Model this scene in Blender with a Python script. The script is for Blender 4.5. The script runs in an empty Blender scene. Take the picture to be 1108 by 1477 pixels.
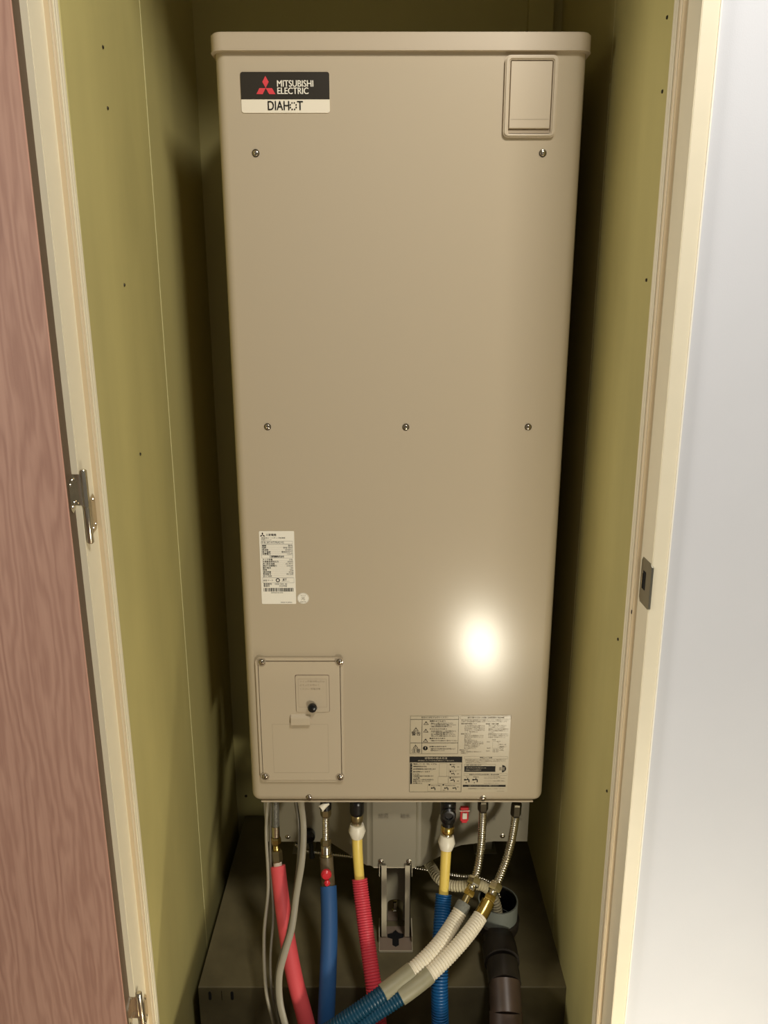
import bpy, bmesh, math, random
from math import sin, cos, pi, radians, sqrt
from mathutils import Vector, Matrix
random.seed(7)
SC = bpy.context.scene
COL = SC.collection
CAMZ = 2.15                      # camera height above the room floor
PITCH = 14.83
FPX = 1109.0
CT, ST = cos(radians(PITCH)), sin(radians(PITCH))

# ------------------------------------------------------------------ camera
cam = bpy.data.cameras.new('camera'); camo = bpy.data.objects.new('camera', cam)
COL.objects.link(camo); camo.location = (0, 0, CAMZ)
camo.rotation_euler = (radians(90 - PITCH), 0, 0)
cam.sensor_fit = 'VERTICAL'; cam.sensor_height = 36; cam.lens = 36 * FPX / 1477
cam.clip_start = 0.02
SC.camera = camo

# ------------------------------------------------------------------ light
w = bpy.data.worlds.new('world'); SC.world = w; w.use_nodes = True
w.node_tree.nodes['Background'].inputs[0].default_value = (1.0, 0.93, 0.84, 1)
w.node_tree.nodes['Background'].inputs[1].default_value = 0.13

def lamp(name, kind, loc, power, color, aim=None, **kw):
    l = bpy.data.lights.new(name, kind); o = bpy.data.objects.new(name, l); COL.objects.link(o)
    l.energy = power; l.color = color; o.location = loc
    for k, v in kw.items(): setattr(l, k, v)
    if aim is not None:
        o.rotation_euler = (Vector(aim) - Vector(loc)).to_track_quat('-Z', 'Y').to_euler()
    return o
# torch lying low on the room floor, right of the opening: it throws the shadows upwards and to the left
lamp('floor_torch_light', 'POINT', (0.42, 0.74, CAMZ - 1.98), 14, (1.0, 0.90, 0.68), shadow_soft_size=0.02)
# small hand lamp lower than the camera: its mirror image is the bright spot on the tank
lamp('hand_lamp_light', 'POINT', (0.49, 0.147, CAMZ - 1.43), 29.0, (1.0, 0.93, 0.76), shadow_soft_size=0.07)
# ceiling lamp of the room, just in front of the opening and right of its middle
lamp('ceiling_lamp_light', 'AREA', (0.58, 0.20, CAMZ + 1.28), 24, (1.0, 0.95, 0.88), aim=(0.05, 1.1, CAMZ - .3), size=0.35)

# lamp further along the room on the left, almost in the plane of the wall
lamp('side_lamp_light', 'AREA', (-2.15, 0.30, CAMZ + 0.25), 27, (1.0, 0.94, 0.86), aim=(0.4, 1.2, CAMZ - .3), size=0.45)

SC.view_settings.view_transform = 'Standard'
SC.view_settings.look = 'None'
SC.view_settings.gamma = 1
SC.view_settings.use_curve_mapping = False
SC.view_settings.exposure = 0.10

# ------------------------------------------------------------------ helpers
def ray(u, v):
    dy = 738.5 - v
    return (u - 554), FPX * CT + dy * ST, -FPX * ST + dy * CT
def at(u, v, Y):
    x, y, z = ray(u, v); s = Y / y
    return Vector((x * s, Y, CAMZ + z * s))
def mpp(v, Y): return Y / ray(554, v)[1]          # metres per pixel there

def lin(c):
    r = []
    for x in c:
        x = x / 255.0
        r.append(x / 12.92 if x <= 0.04045 else ((x + 0.055) / 1.055) ** 2.4)
    return (*r, 1.0)

def mat(name, c, rough=0.5, metal=0.0, var=0.0, scale=20, bump=0.0, bscale=200, spec=0.5, coat=0.0, alpha=1.0, trans=0.0, stretch=None, emit=0):
    m = bpy.data.materials.new(name); m.use_nodes = True
    nt = m.node_tree; b = nt.nodes['Principled BSDF']; L = nt.links
    col = lin(c)
    b.inputs['Base Color'].default_value = col
    b.inputs['Roughness'].default_value = rough; b.inputs['Metallic'].default_value = metal
    b.inputs['Specular IOR Level'].default_value = spec
    b.inputs['Coat Weight'].default_value = coat; b.inputs['Coat Roughness'].default_value = 0.25
    b.inputs['Alpha'].default_value = alpha; b.inputs['Transmission Weight'].default_value = trans
    tc = nt.nodes.new('ShaderNodeTexCoord'); mp = nt.nodes.new('ShaderNodeMapping')
    L.new(tc.outputs['Object'], mp.inputs[0])
    if stretch: mp.inputs['Scale'].default_value = stretch
    if var:
        n = nt.nodes.new('ShaderNodeTexNoise'); n.inputs['Scale'].default_value = scale; n.inputs['Detail'].default_value = 5
        L.new(mp.outputs[0], n.inputs['Vector'])
        r = nt.nodes.new('ShaderNodeValToRGB')
        r.color_ramp.elements[0].position = 0.3; r.color_ramp.elements[1].position = 0.7
        r.color_ramp.elements[0].color = tuple(x * (1 - var) for x in col[:3]) + (1,)
        r.color_ramp.elements[1].color = tuple(min(1, x * (1 + var)) for x in col[:3]) + (1,)
        L.new(n.outputs[0], r.inputs[0]); L.new(r.outputs[0], b.inputs['Base Color'])
    if bump:
        n = nt.nodes.new('ShaderNodeTexNoise'); n.inputs['Scale'].default_value = bscale; n.inputs['Detail'].default_value = 2
        L.new(mp.outputs[0], n.inputs['Vector'])
        bu = nt.nodes.new('ShaderNodeBump'); bu.inputs['Strength'].default_value = bump; bu.inputs['Distance'].default_value = 0.001
        L.new(n.outputs[0], bu.inputs['Height']); L.new(bu.outputs[0], b.inputs['Normal'])
    return m

def wood(name, base, dark, light):
    m = bpy.data.materials.new(name); m.use_nodes = True
    nt = m.node_tree; b = nt.nodes['Principled BSDF']; L = nt.links
    b.inputs['Roughness'].default_value = 0.55
    tc = nt.nodes.new('ShaderNodeTexCoord')
    def mapping(s):
        mp = nt.nodes.new('ShaderNodeMapping'); mp.inputs['Scale'].default_value = s
        L.new(tc.outputs['Object'], mp.inputs[0]); return mp.outputs[0]
    w1 = nt.nodes.new('ShaderNodeTexWave'); w1.wave_type = 'BANDS'; w1.bands_direction = 'X'
    w1.inputs['Scale'].default_value = 24; w1.inputs['Distortion'].default_value = 16
    w1.inputs['Detail'].default_value = 3; w1.inputs['Detail Scale'].default_value = 1.6; w1.inputs['Detail Roughness'].default_value = 0.5
    L.new(mapping((0.8, 1, 0.10)), w1.inputs['Vector'])
    n1 = nt.nodes.new('ShaderNodeTexNoise'); n1.inputs['Scale'].default_value = 70; n1.inputs['Detail'].default_value = 4
    L.new(mapping((4.0, 1, 0.035)), n1.inputs['Vector'])
    n2 = nt.nodes.new('ShaderNodeTexNoise'); n2.inputs['Scale'].default_value = 9; n2.inputs['Detail'].default_value = 2
    L.new(mapping((1, 1, 0.25)), n2.inputs['Vector'])
    r1 = nt.nodes.new('ShaderNodeValToRGB'); e = r1.color_ramp.elements
    e[0].position = 0.0; e[0].color = lin(dark); e[1].position = 1.0; e[1].color = lin(light)
    k = r1.color_ramp.elements.new(0.30); k.color = lin(base)
    mx = nt.nodes.new('ShaderNodeMix'); mx.data_type = 'FLOAT'; mx.inputs[0].default_value = 0.55
    L.new(w1.outputs['Fac'], mx.inputs[2]); L.new(n1.outputs[0], mx.inputs[3])
    mx2 = nt.nodes.new('ShaderNodeMix'); mx2.data_type = 'FLOAT'; mx2.inputs[0].default_value = 0.25
    L.new(mx.outputs[0], mx2.inputs[2]); L.new(n2.outputs[0], mx2.inputs[3])
    L.new(mx2.outputs[0], r1.inputs[0]); L.new(r1.outputs[0], b.inputs['Base Color'])
    bu = nt.nodes.new('ShaderNodeBump'); bu.inputs['Strength'].default_value = 0.25; bu.inputs['Distance'].default_value = 0.0006
    L.new(mx.outputs[0], bu.inputs['Height']); L.new(bu.outputs[0], b.inputs['Normal'])
    return m

M = dict(
    body=mat('beige_powder_coat', (194, 180, 155), 0.225, spec=0.5, bump=0.04, bscale=420),
    lid=mat('beige_lid_coat', (192, 177, 152), 0.42, bump=0.05, bscale=500),
    plastic=mat('beige_plastic', (198, 183, 157), 0.42),
    plastic_shade=mat('beige_plastic_shade', (170, 154, 130), 0.5),  # darker copy of the plastic: shade of creases, recesses and embossing as colour
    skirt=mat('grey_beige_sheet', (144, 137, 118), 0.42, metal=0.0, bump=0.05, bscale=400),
    leg=mat('leg_sheet', (190, 180, 155), 0.4),
    legd=mat('foot_sheet', (150, 132, 115), 0.45, metal=0.2),
    screw=mat('screw_steel', (185, 175, 160), 0.22, metal=1),
    dark=mat('black_plastic', (16, 16, 16), 0.3),
    hole=mat('hole_black', (8, 7, 5), 0.9),
    board=mat('green_plasterboard', (182, 172, 112), 0.6, var=0.05, scale=4, bump=0.12, bscale=60, stretch=(1, 1, 0.35)),
    board2=mat('green_plasterboard_scuffed', (180, 170, 110), 0.6, var=0.10, scale=7, bump=0.12, bscale=60, stretch=(1, 1, 0.3)),
    paper=mat('board_edge_paper', (215, 208, 150), 0.7),
    cream=mat('cream_trim', (230, 221, 194), 0.42, var=0.015, scale=30),
    bead=mat('stop_gasket', (226, 208, 176), 0.5),
    beadd=mat('stop_groove', (212, 192, 156), 0.6),
    white=mat('white_wallpaper', (213, 215, 219), 0.75, var=0.015, scale=8, bump=0.15, bscale=500),
    wood=wood('pink_brown_woodgrain', (158, 120, 103), (112, 82, 70), (188, 150, 130)),
    edge=mat('dark_brown_edge', (88, 70, 52), 0.5, var=0.06, scale=300, stretch=(1, 1, 0.02)),
    lip=mat('edge_lip', (190, 145, 125), 0.5),
    steel=mat('hinge_steel', (205, 196, 175), 0.2, metal=.95, var=0.05, scale=60),
    strike=mat('strike_steel', (135, 132, 118), 0.35, metal=0.85),
    base=mat('dark_base', (104, 95, 68), 0.55, var=0.35, scale=7, bump=0.3, bscale=40),
    floor=mat('room_floor', (120, 92, 70), 0.5, var=0.1, scale=5),
    cfloor=mat('closet_floor', (84, 76, 60), 0.8, var=0.25, scale=10, bump=0.3, bscale=30),
    flex=mat('stainless_flex', (215, 208, 190), 0.25, metal=1),
    braid=mat('grey_sleeve_pipe', (120, 118, 108), 0.4, metal=0.5, var=0.3, scale=400),
    brass=mat('brass', (196, 170, 100), 0.25, metal=1),
    brassd=mat('brass_dull', (150, 136, 98), 0.32, metal=0.9),
    nut=mat('chrome_nut', (200, 192, 170), 0.2, metal=1),
    nutd=mat('dark_nut', (70, 64, 50), 0.35, metal=0.8),
    pink=mat('pink_foam', (226, 84, 88), 0.6),
    blue=mat('blue_foam', (38, 84, 136), 0.55, bump=0.1, bscale=200),
    redc=mat('red_sheath', (216, 68, 82), 0.42),
    bluec=mat('blue_sheath', (16, 82, 134), 0.4),
    collar=mat('ivory_collar', (240, 232, 210), 0.35),
    yellow=mat('yellow_pipe', (240, 210, 104), 0.38),
    whitec=mat('ivory_sheath', (226, 216, 192), 0.45),
    tape=mat('grey_tape', (142, 136, 108), 0.5, var=0.06, scale=60),
    greysl=mat('grey_foam_cuff', (120, 120, 110), 0.8, var=0.15, scale=300, bump=0.6, bscale=400),
    cuff=mat('brown_cuff', (98, 86, 64), 0.3, var=0.25, scale=60),
    bluedk=mat('teal_sheath', (14, 62, 84), 0.4),
    cable=mat('grey_cable', (160, 152, 132), 0.45),
    cabled=mat('dark_grey_cable', (104, 98, 84), 0.45),
    drain=mat('beige_drain_hose', (196, 184, 148), 0.45),
    cup=mat('grey_pvc', (112, 116, 108), 0.45),
    pvc=mat('black_pvc', (38, 33, 28), 0.35, var=0.3, scale=25),
    pvcb=mat('brown_dusty_pipe', (62, 48, 38), 0.4, var=0.4, scale=18),
    red=mat('red_plastic', (222, 50, 60), 0.3),
    badge=mat('badge_dark', (50, 45, 36), 0.35),
    badgew=mat('badge_light', (243, 234, 212), 0.4),
    ink=mat('ink_dark', (22, 19, 13), 0.6, spec=0.25),
    inkg=mat('ink_grey', (128, 116, 92), 0.5),
    inkf=mat('ink_film', (104, 92, 70), 0.5),
    inkw=mat('ink_white', (246, 240, 222), 0.45),
    inkr=mat('ink_red', (224, 70, 76), 0.45),
    paperw=mat('label_paper', (248, 243, 228), 0.45),
    film=mat('clear_film_label', (190, 177, 148), 0.3),
    emboss=mat('emboss_grey', (120, 112, 96), 0.5),
)

def link(o, parent=None):
    COL.objects.link(o)
    if parent is not None: o.parent = parent
    return o
def obj(name, bm, m, parent=None, smooth=False):
    me = bpy.data.meshes.new(name); bm.normal_update(); bm.to_mesh(me); bm.free()
    for mm in (m if isinstance(m, (list, tuple)) else [m]): me.materials.append(mm)
    if smooth:
        for p in me.polygons: p.use_smooth = True
        try: me.set_sharp_from_angle(angle=radians(38))
        except Exception: pass
    return link(bpy.data.objects.new(name, me), parent)
def tag(o, label, cat, group=None):
    o['label'] = label; o['category'] = cat
    if group: o['group'] = group
    return o
def empty(name, loc=(0, 0, 0)):
    o = bpy.data.objects.new(name, None); o.empty_display_size = 0.05; link(o); o.location = loc; return o
def thing(name, label, cat, group=None):
    return tag(empty(name), label, cat, group)
def struct(name, bm, m, parent=None):
    o = obj(name, bm, m, parent)
    if parent is None: o['kind'] = 'structure'
    return o

def bx(bm, x0, x1, y0, y1, z0, z1, bev=0, seg=2):
    if x0 > x1: x0, x1 = x1, x0
    if y0 > y1: y0, y1 = y1, y0
    if z0 > z1: z0, z1 = z1, z0
    r = bmesh.ops.create_cube(bm, size=1)
    vs = r['verts']
    for v in vs:
        v.co.x = x0 + (v.co.x + .5) * (x1 - x0); v.co.y = y0 + (v.co.y + .5) * (y1 - y0); v.co.z = z0 + (v.co.z + .5) * (z1 - z0)
    if bev:
        es = {e for v in vs for e in v.link_edges}
        bmesh.ops.bevel(bm, geom=list(es), offset=bev, segments=seg, affect='EDGES', profile=0.5)
    return bm
def B(*a, **k): return bx(bmesh.new(), *a, **k)

def prism(bm, pts, a0, a1, axis='Z'):
    """extrude a polygon: axis Z -> pts are (x,y); axis Y -> pts are (x,z)"""
    def P(p, a): return (p[0], p[1], a) if axis == 'Z' else (p[0], a, p[1]) if axis == 'Y' else (a, p[0], p[1])
    lo = [bm.verts.new(P(p, a0)) for p in pts]; hi = [bm.verts.new(P(p, a1)) for p in pts]
    bm.faces.new(lo); bm.faces.new(list(reversed(hi)))
    n = len(pts)
    for i in range(n):
        j = (i + 1) % n
        bm.faces.new((lo[j], lo[i], hi[i], hi[j]))
    bmesh.ops.recalc_face_normals(bm, faces=bm.faces)
    return bm
def rrect(x0, x1, z0, z1, r, n=5):
    pts = []
    for cx, cz, a in ((x1 - r, z1 - r, 0), (x0 + r, z1 - r, 90), (x0 + r, z0 + r, 180), (x1 - r, z0 + r, 270)):
        for k in range(n + 1):
            t = radians(a + 90 * k / n); pts.append((cx + r * cos(t), cz + r * sin(t)))
    return pts
def frame_ring(bm, outer, inner, y0, y1):
    """ring with outer / inner outlines (same count, x-z) between y0 (back) and y1 (front)"""
    n = len(outer)
    V = [[bm.verts.new((p[0], y, p[1])) for p in o] for o, y in ((outer, y0), (outer, y1), (inner, y1), (inner, y0))]
    for a in range(4):
        A, Bv = V[a], V[(a + 1) % 4]
        for i in range(n):
            j = (i + 1) % n; bm.faces.new((A[i], A[j], Bv[j], Bv[i]))
    bmesh.ops.recalc_face_normals(bm, faces=bm.faces)
    return bm
def lathe(bm, prof, n=20, loc=(0, 0, 0), axis='Z'):
    """prof: (r, h) list revolved; closes ends with r==0"""
    rings = []
    for r, h in prof:
        ring = []
        if r < 1e-6: ring = [bm.verts.new((0, 0, h))]
        else: ring = [bm.verts.new((r * cos(2 * pi * k / n), r * sin(2 * pi * k / n), h)) for k in range(n)]
        rings.append(ring)
    for a, b in zip(rings, rings[1:]):
        if len(a) == 1 and len(b) == 1: continue
        for k in range(n):
            j = (k + 1) % n
            if len(a) == 1: bm.faces.new((a[0], b[k], b[j]))
            elif len(b) == 1: bm.faces.new((a[k], a[j], b[0]))
            else: bm.faces.new((a[k], a[j], b[j], b[k]))
    vs = [v for r in rings for v in r]
    if axis == 'Y': R = Matrix.Rotation(radians(90), 4, 'X')      # +h -> -Y (towards the viewer)
    elif axis == 'X': R = Matrix.Rotation(radians(90), 4, 'Y')
    else: R = Matrix.Identity(4)
    for v in vs: v.co = R @ v.co + Vector(loc)
    bmesh.ops.recalc_face_normals(bm, faces=bm.faces)
    return bm

def sweep(bm, pts, rads, n=16, flat=None, caps=True, hexa=False):
    """tube along dense points; rads: list of radii; flat=(a,b) ellipse factors"""
    N = len(pts); T = []
    for i in range(N):
        a = pts[max(0, i - 1)]; b = pts[min(N - 1, i + 1)]; T.append((b - a).normalized())
    up = Vector((0, -1, 0)); u = (up - T[0] * up.dot(T[0])).normalized()
    rings = []
    for i in range(N):
        u = (u - T[i] * u.dot(T[i])).normalized(); wv = T[i].cross(u)
        ring = []
        for k in range(n):
            a = 2 * pi * (k + 0.5) / n
            fa, fb = flat if flat else (1, 1)
            ring.append(bm.verts.new(pts[i] + u * (rads[i] * cos(a) * fa) + wv * (rads[i] * sin(a) * fb)))
        rings.append(ring)
    for a, b in zip(rings, rings[1:]):
        for k in range(n):
            j = (k + 1) % n; bm.faces.new((a[k], a[j], b[j], b[k]))
    if caps:
        bm.faces.new(list(reversed(rings[0]))); bm.faces.new(rings[-1])
    bmesh.ops.recalc_face_normals(bm, faces=bm.faces)
    return bm

def hermite(ctrl, v):
    """ctrl: (u, v, Y) with rising v; smooth u(v), Y(v)"""
    n = len(ctrl)
    if v <= ctrl[0][1]: i = 0
    elif v >= ctrl[-1][1]: i = n - 2
    else: i = next(k for k in range(n - 1) if ctrl[k][1] <= v <= ctrl[k + 1][1])
    a, b = ctrl[i], ctrl[i + 1]; h = b[1] - a[1]; t = (v - a[1]) / h
    out = []
    for c in (0, 2):
        def slope(k):
            if k == 0: return (ctrl[1][c] - ctrl[0][c]) / (ctrl[1][1] - ctrl[0][1])
            if k == n - 1: return (ctrl[-1][c] - ctrl[-2][c]) / (ctrl[-1][1] - ctrl[-2][1])
            return (ctrl[k + 1][c] - ctrl[k - 1][c]) / (ctrl[k + 1][1] - ctrl[k - 1][1])
        m0, m1 = slope(i) * h, slope(i + 1) * h
        t2, t3 = t * t, t * t * t
        out.append((2 * t3 - 3 * t2 + 1) * a[c] + (t3 - 2 * t2 + t) * m0 + (-2 * t3 + 3 * t2) * b[c] + (t3 - t2) * m1)
    return out[0], out[1]
class Path:
    """a run given by its real positions; s is the length along it"""
    def __init__(s, ctrl):
        s.c = ctrl
    def pts(s, v0, v1, step=0.004):
        K = max(8, int((v1 - v0) * 2)); P = []
        for k in range(K + 1):
            v = v0 + (v1 - v0) * k / K; u, Y = hermite(s.c, v); P.append((at(u, v, Y)))
        return resample(P, step)
    def px(s, v):
        u, Y = hermite(s.c, v); return mpp(v, Y)
    def pos(s, v):
        u, Y = hermite(s.c, v); return at(u, v, Y)
def resample(P, step):
    L = [0]
    for a, b in zip(P, P[1:]): L.append(L[-1] + (b - a).length)
    n = max(2, int(round(L[-1] / step))); out = []; j = 0
    for k in range(n + 1):
        d = L[-1] * k / n
        while j < len(L) - 2 and L[j + 1] < d: j += 1
        t = (d - L[j]) / max(1e-9, L[j + 1] - L[j]); out.append(P[j].lerp(P[j + 1], min(1, max(0, t))))
    return out
def spline(ctrl, step=0.004):
    P = []; c = [Vector(p) for p in ctrl]; n = len(c)
    for i in range(n - 1):
        p0, p1, p2, p3 = c[max(0, i - 1)], c[i], c[i + 1], c[min(n - 1, i + 2)]
        for k in range(12):
            t = k / 12
            P.append(0.5 * ((2 * p1) + (p2 - p0) * t + (2 * p0 - 5 * p1 + 4 * p2 - p3) * t * t + (3 * p1 - p0 - 3 * p2 + p3) * t ** 3))
    P.append(c[-1]); return resample(P, step)

def tube(path, v0, v1, r, style='smooth', pitch=0.0055, amp=0.12, n=18, r2=None, flat=None, step=0.008):
    """r in metres at v0, r2 at v1"""
    bm = bmesh.new(); r2 = r if r2 is None else r2
    if style == 'corr':
        P = path.pts(v0, v1, pitch / 4); prof = (1.0, 1.0, 1.0 - amp * 0.25, 1.0 - amp * 1.3)
        R = [(r + (r2 - r) * i / (len(P) - 1)) * prof[i % 4] for i in range(len(P))]
    elif style == 'flex':
        P = path.pts(v0, v1, pitch / 4); prof = (1.0, 0.95, 0.76, 0.95)
        R = [(r + (r2 - r) * i / (len(P) - 1)) * prof[i % 4] for i in range(len(P))]
    else:
        P = path.pts(v0, v1, step if style == 'smooth' else 0.004)
        R = [r + (r2 - r) * i / (len(P) - 1) for i in range(len(P))]
        if style in ('hex', 'ring') and len(P) > 2:
            R[0] *= .9; R[-1] *= .9
    return sweep(bm, P, R, 6 if style == 'hex' else n, flat)
def part(name, path, v0, v1, r, m, parent, smooth=True, label=None, **k):
    o = obj(name, tube(path, v0, v1, r, **k), m, parent, smooth=smooth and k.get('style') != 'hex')
    if label: o['label'] = label
    return o

# lettering: text turned to mesh, standing on a plane facing the viewer
def text_into(bm, s, x, z, y, size, width=None, align='LEFT', bold=0.0, sx=1.0, space=1.0):
    c = bpy.data.curves.new('t', 'FONT'); c.body = s; c.size = size; c.resolution_u = 2 if ord(s[0]) > 127 else 5
    c.space_character = space; c.align_x = align; c.align_y = 'CENTER'
    o = bpy.data.objects.new('t', c); COL.objects.link(o)
    me = bpy.data.meshes.new_from_object(o.evaluated_get(bpy.context.evaluated_depsgraph_get()))
    if len(me.vertices):
        xs = [v.co.x for v in me.vertices]; w0 = max(xs) - min(xs)
        k = (width / w0) if width else sx
        Mx = Matrix(((k, 0, 0, x), (0, 0, 0, y), (0, 1, 0, z), (0, 0, 0, 1)))
        b2 = bmesh.new(); b2.from_mesh(me)
        for v in b2.verts:
            p = v.co; v.co = Vector((x + p.x * k, y, z + p.y))
        b2.to_mesh(me); b2.free(); bm.from_mesh(me)
        if bold:
            for v in me.vertices: v.co.x += bold * 1.5; v.co.y -= 0.00002
            bm.from_mesh(me)
            for v in me.vertices: v.co.x -= bold * 0.75; v.co.z += bold * 0.5; v.co.y -= 0.00002
            bm.from_mesh(me)
    bpy.data.objects.remove(o); bpy.data.curves.remove(c); bpy.data.meshes.remove(me)
def quad(bm, x0, x1, z0, z1, y):
    bm.faces.new([bm.verts.new(p) for p in ((x0, y, z0), (x1, y, z0), (x1, y, z1), (x0, y, z1))])
def poly(bm, pts, y):
    bm.faces.new([bm.verts.new((p[0], y, p[1])) for p in pts])
def outline(bm, x0, x1, z0, z1, t, y):
    quad(bm, x0, x1, z1 - t, z1, y); quad(bm, x0, x1, z0, z0 + t, y); quad(bm, x0, x0 + t, z0 + t, z1 - t, y); quad(bm, x1 - t, x1, z0 + t, z1 - t, y)
def disc(bm, x, z, r, y, n=20, r0=0):
    if r0 == 0: poly(bm, [(x + r * cos(2 * pi * k / n), z + r * sin(2 * pi * k / n)) for k in range(n)], y)
    else:
        for k in range(n):
            a, b = 2 * pi * k / n, 2 * pi * (k + 1) / n
            poly(bm, [(x + r0 * cos(a), z + r0 * sin(a)), (x + r * cos(a), z + r * sin(a)), (x + r * cos(b), z + r * sin(b)), (x + r0 * cos(b), z + r0 * sin(b))], y)

# ------------------------------------------------------------------ setting
XL, XR, YB = -0.424, 0.395, 1.93          # cupboard walls
SILL = 0.752; CF = 0.53                     # top of the sill, cupboard floor
TOPZ = 2.95                                # underside of the head of the frame
CEIL = 3.35
LEAN = 0.0045                              # the opening stands slightly out of plumb (m per m)
def lean(o):
    for v in o.data.vertices: v.co.x += LEAN * (CAMZ - 0.32 - v.co.z)
    return o

struct('floor', B(-2.6, 2.6, -2.6, 1.066, -0.05, 0), M['floor'])
struct('floor', B(-0.50, 0.50, 1.142, 2.0, 0.45, CF), M['cfloor'])
struct('ceiling', B(XL, XR, 1.14, YB, CEIL, CEIL + .03), M['board'])

def wall_board(parent, side, y0, y1, z0, z1, m):
    if side == 'l': b = B(XL - 0.012, XL, y0, y1, z0, z1, bev=0.0015, seg=1)
    elif side == 'r': b = B(XR, XR + 0.012, y0, y1, z0, z1, bev=0.0015, seg=1)
    return obj('plasterboard', b, m, parent)
wl = struct('wall_left', B(XL - 0.05, XL - 0.0125, 1.14, YB, CF, CEIL), M['board'])
SEAM_L, SEAM_R = 1.515, 1.49
wall_board(wl, 'l', 1.14, SEAM_L - 0.001, CF, CEIL, M['board2']); wall_board(wl, 'l', SEAM_L + 0.001, YB, CF, CEIL, M['board'])
wr = struct('wall_right', B(XR + 0.0125, XR + 0.05, 1.14, YB, CF, CEIL), M['board'])
wall_board(wr, 'r', 1.14, SEAM_R - 0.001, CF, CEIL, M['board2']); wall_board(wr, 'r', SEAM_R + 0.001, YB, CF, CEIL, M['board'])
def seam(parent, x, y, pts):
    bm = bmesh.new()
    for z0, z1, d in pts: bx(bm, x - .0006, x + .0006, y - d, y + d, z0 + .53, z1 + .53)
    o = obj('joint_paper', bm, M['paper'], parent); o['label'] = 'pale torn paper along the board joint'
seam(wl, XL, SEAM_L, [(0.25, 0.72, .0011), (0.72, 0.80, .0016), (0.80, 1.28, .0009), (1.28, 1.31, .0022), (1.31, 1.98, .0009), (1.98, 2.03, .0020), (2.03, 2.40, .0006)])
seam(wr, XR, SEAM_R, [(0.26, 0.62, .0022), (0.62, 1.0, .0012), (1.0, 2.0, .0008)])
wb = struct('wall_back', B(XL - .05, XR + .05, YB, YB + 0.05, CF, CEIL), M['board'])
obj('batten', B(0.318, 0.372, YB - 0.02, YB, 2.43, CEIL), M['board2'], wb)['label'] = 'pale green batten in the upper right back corner'
# screw heads and nail marks in the boards
sb = bmesh.new()
def wallscrew(parent, x, u, v):
    rx, ry, rz = ray(u, v); s = x / rx; y = ry * s; z = CAMZ + rz * s
    sgn = -1 if x > 0 else 1
    bm = bmesh.new(); bmesh.ops.create_cone(bm, cap_ends=True, segments=10, radius1=0.0028, radius2=0.0022, depth=0.0016)
    R = Matrix.Rotation(radians(90) * sgn, 4, 'Y')
    for q in bm.verts: q.co = R @ q.co + Vector((x + sgn * .0008, y, z))
    o = obj('screw', bm, M['nutd'], parent); return o
for u, v in ((179, 411), (202, 655), (148, 68), (155, 156)): wallscrew(wl, XL, u, v)
for u, v in ((963, 25), (956, 132), (933, 404), (876, 1141), (892, 922)): wallscrew(wr, XR, u, v)
bm = bmesh.new(); p = at(355, 1148, YB); lathe(bm, [(0.004, 0), (0.004, .0015), (0, .002)], 10, (p.x, YB, p.z), 'Y'); obj('screw', bm, M['nutd'], wb)

# room wall around the opening
bm = bmesh.new()
bx(bm, -2.6, -0.453, 1.076, 1.14, 0, 3.7)
wf = struct('wall_front_left', bm, M['white'])
wfr = struct('wall_front_right', B(0.4135, 2.6, 1.066, 1.14, 0, 3.7), M['white'])
wft = struct('wall_front_top', B(-0.453, 0.4135, 1.070, 1.14, TOPZ + 0.023, 3.7), M['white'])
wfb = struct('wall_front_base', B(-0.453, 0.4135, 1.070, 1.14, 0, SILL - .02), M['white'])
for o in (wf, wfr, wft, wfb): lean(o)
# jambs with rebate and grooved stop
def jamb(sign, name, xr, xo):
    s = sign; prof = [(xo, 1.061), (xr, 1.061), (xr, 1.109), (xr - s * .0075, 1.109), (xr - s * .0075, 1.142), (xo, 1.142)]
    bm = prism(bmesh.new(), prof, SILL - .03, TOPZ)
    bmesh.ops.bevel(bm, geom=[e for e in bm.edges if abs(e.verts[0].co.z - e.verts[1].co.z) > 1], offset=0.0009, segments=2, affect='EDGES')
    o = struct(name, bm, M['cream']); lean(o)
    xs = xr - s * .0075
    for y0, y1, h, mm, nm in ((1.1105, 1.1175, .0010, 'bead', 'gasket_bead'), (1.1205, 1.1265, .0018, 'cream', 'gasket_bead'), (1.130, 1.136, .0012, 'cream', 'gasket_bead')):
        lean(obj(nm, B(xs, xs - s * h, y0, y1, SILL, TOPZ, bev=.0005, seg=1), M[mm], o))
    fs = lean(obj('stop_face', B(xr - s * .0002, xs + s * .0004, 1.1082, 1.1092, SILL, TOPZ), M['beadd'], o)); fs['label'] = 'tan face of the door stop'
    return o
jl = jamb(-1, 'trim_1', -0.430, -0.453)
jr = jamb(1, 'trim_2', 0.390, 0.4130)
lean(struct('trim_3', B(-0.453, 0.413, 1.061, 1.142, TOPZ, TOPZ + 0.023), M['cream']))
lean(struct('trim_4', B(-0.4305, 0.3905, 1.061, 1.142, SILL - .03, SILL), M['cream']))
# caulk line between right jamb and wallpaper
lean(obj('sealant_line', B(0.4122, 0.4142, 1.0595, 1.0662, 0.02, TOPZ + .02), M['paperw'], jr))
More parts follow.
